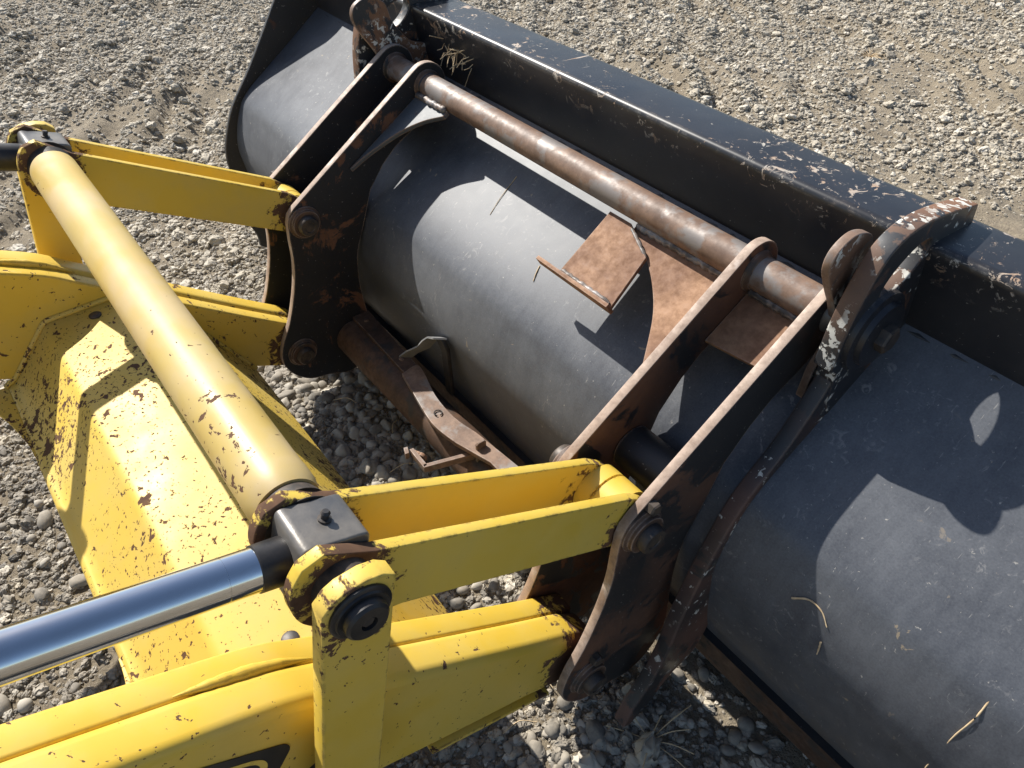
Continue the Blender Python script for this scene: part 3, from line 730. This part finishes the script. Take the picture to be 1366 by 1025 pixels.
tube = thing('cross_tube', (0, PIN[0], .83), 'long faded yellow tube spanning between the two pairs of tilt link bars', 'tube')
lathe('tube', (-.497, PIN[0], PIN[1]), (1, 0, 0), [(0, .030), (.001, .0385), (.006, .0412), (.955, .0412), (.960, .0419), (.982, .0416), (.995, .0385), (.996, .030)], 'yellow_tube', tube, 64, 50)
for x0, x1 in ((-.5165, -.4975), (.4995, .5165)):
    lathe('shoulder', (x0, PIN[0], PIN[1]), (1, 0, 0), [(0, .0405), (x1 - x0, .0355)] if x0 < 0 else [(0, .0355), (x1 - x0, .0405)], 'grease', tube, 48)

# ================================================================== DRY DEBRIS lying on the bucket
def sheet_at(y):
    ys = [p[0] for p in SH]; j = min(range(len(SH)), key=lambda i: abs(ys[i]-y) if SH[i][1] > -1.05 else 9)
    return SH[j]
def stem(pts, r, label, name='dry_straw'):
    pts = catmull(pts, 6); r *= .42
    o = tubepath(name, pts, r, 'straw', None, 8, [(1 - .45*i/(len(pts)-1))*(1 + .15*math.sin(i*1.9)) for i in range(len(pts))])
    return tag(o, label, 'straw')
def lift(P, d=.003): return [(x, y - .55*d, z + .75*d) for x, y, z in P]
stem(lift([(.827, .724, -1.023), (.849, .730, -1.006), (.872, .730, -1.009), (.889, .724, -1.022)], .005), .0040, 'short curled tan stem stuck to the dusty bucket back beside the hook rib')
stem(lift([(1.089, .755, -.958), (1.090, .737, -.984), (1.086, .723, -1.028), (1.086, .711, -1.108)], .004), .0035, 'long bent tan stem lying down the dusty bucket back')
stem(lift([(-.152, .955, -.803), (-.146, .905, -.836), (-.137, .869, -.861)], .002), .0022, 'thin straw streak below the rusty top tube')
stem(lift([(.066, .846, -.878), (.072, .832, -.886), (.080, .818, -.896)], .003), .0035, 'small tan straw scrap beside the rusty stop bar')
stem(lift([(.893, .716, -1.049), (.896, .712, -1.06), (.898, .709, -1.071)], .004), .0040, 'tiny tan woody chip under the curled stem')
rq = random.Random(12)
tuft = thing('dry_grass_tuft', (-.50, 1.06, .83), 'tuft of dry grass caught on the bucket lip by the far hook ears', 'dry grass')
for i in range(26):
    x = -.52 + rq.uniform(-.03, .10); z = -.655 + rq.uniform(-.02, .03); y = 1.038
    d = Vector((rq.uniform(-.5, .6), rq.uniform(-.8, -.1), rq.uniform(-1, .3))).normalized()*rq.uniform(.02, .05)
    m = Vector((x, y, z)) + d*.5 + Vector((rq.uniform(-.006, .006), 0, rq.uniform(-.006, .006)))
    tubepath('blade', [(x, y, z), tuple(m), (x + d.x, y + d.y, z + d.z)], .0011, 'straw', tuft, 4)

def weed(x, y, n, L, label, seed):
    rq = random.Random(seed); z0 = float(height(x, y)) - H
    t = thing('dry_weed', (x, y, z0 + H), label, 'dry grass')
    for i in range(n):
        a = rq.uniform(0, 6.28); l = L*rq.uniform(.5, 1); e = rq.uniform(.15, .9)
        d = Vector((math.cos(a), math.sin(a), e)).normalized()*l
        tubepath('blade', catmull([(x, y, z0), (x + d.x*.5, y + d.y*.5, z0 + d.z*.65), (x + d.x, y + d.y, z0 + d.z*.8)], 3), .0011, 'straw', t, 4)
weed(.738, .593, 9, .11, 'sparse dry weed sprouting from shaded dirt below the near hook rib', 3)
weed(-1.156, 4.19, 40, .09, 'pale yellow grass clump growing in the sunlit gravel beyond the bucket', 5)
rq = random.Random(33)
for i, (x, y) in enumerate(((-.42, .60), (-.30, .66), (-.12, .62), (.50, .52), (.58, .44), (.44, .40))):
    a = rq.uniform(0, 6.28); L = rq.uniform(.04, .09); z = float(height(x, y)) - H + .012
    o = tubepath('dry_straw', catmull([(x, y, z), (x + math.cos(a)*L*.5, y + math.sin(a)*L*.5, z + .008), (x + math.cos(a + .3)*L, y + math.sin(a + .3)*L, z + .003)], 4), .0013, 'straw', None, 5)
    tag(o, 'loose straw lying on the pebbles between the boom and the bucket', 'straw', 'straws on the pebbles')
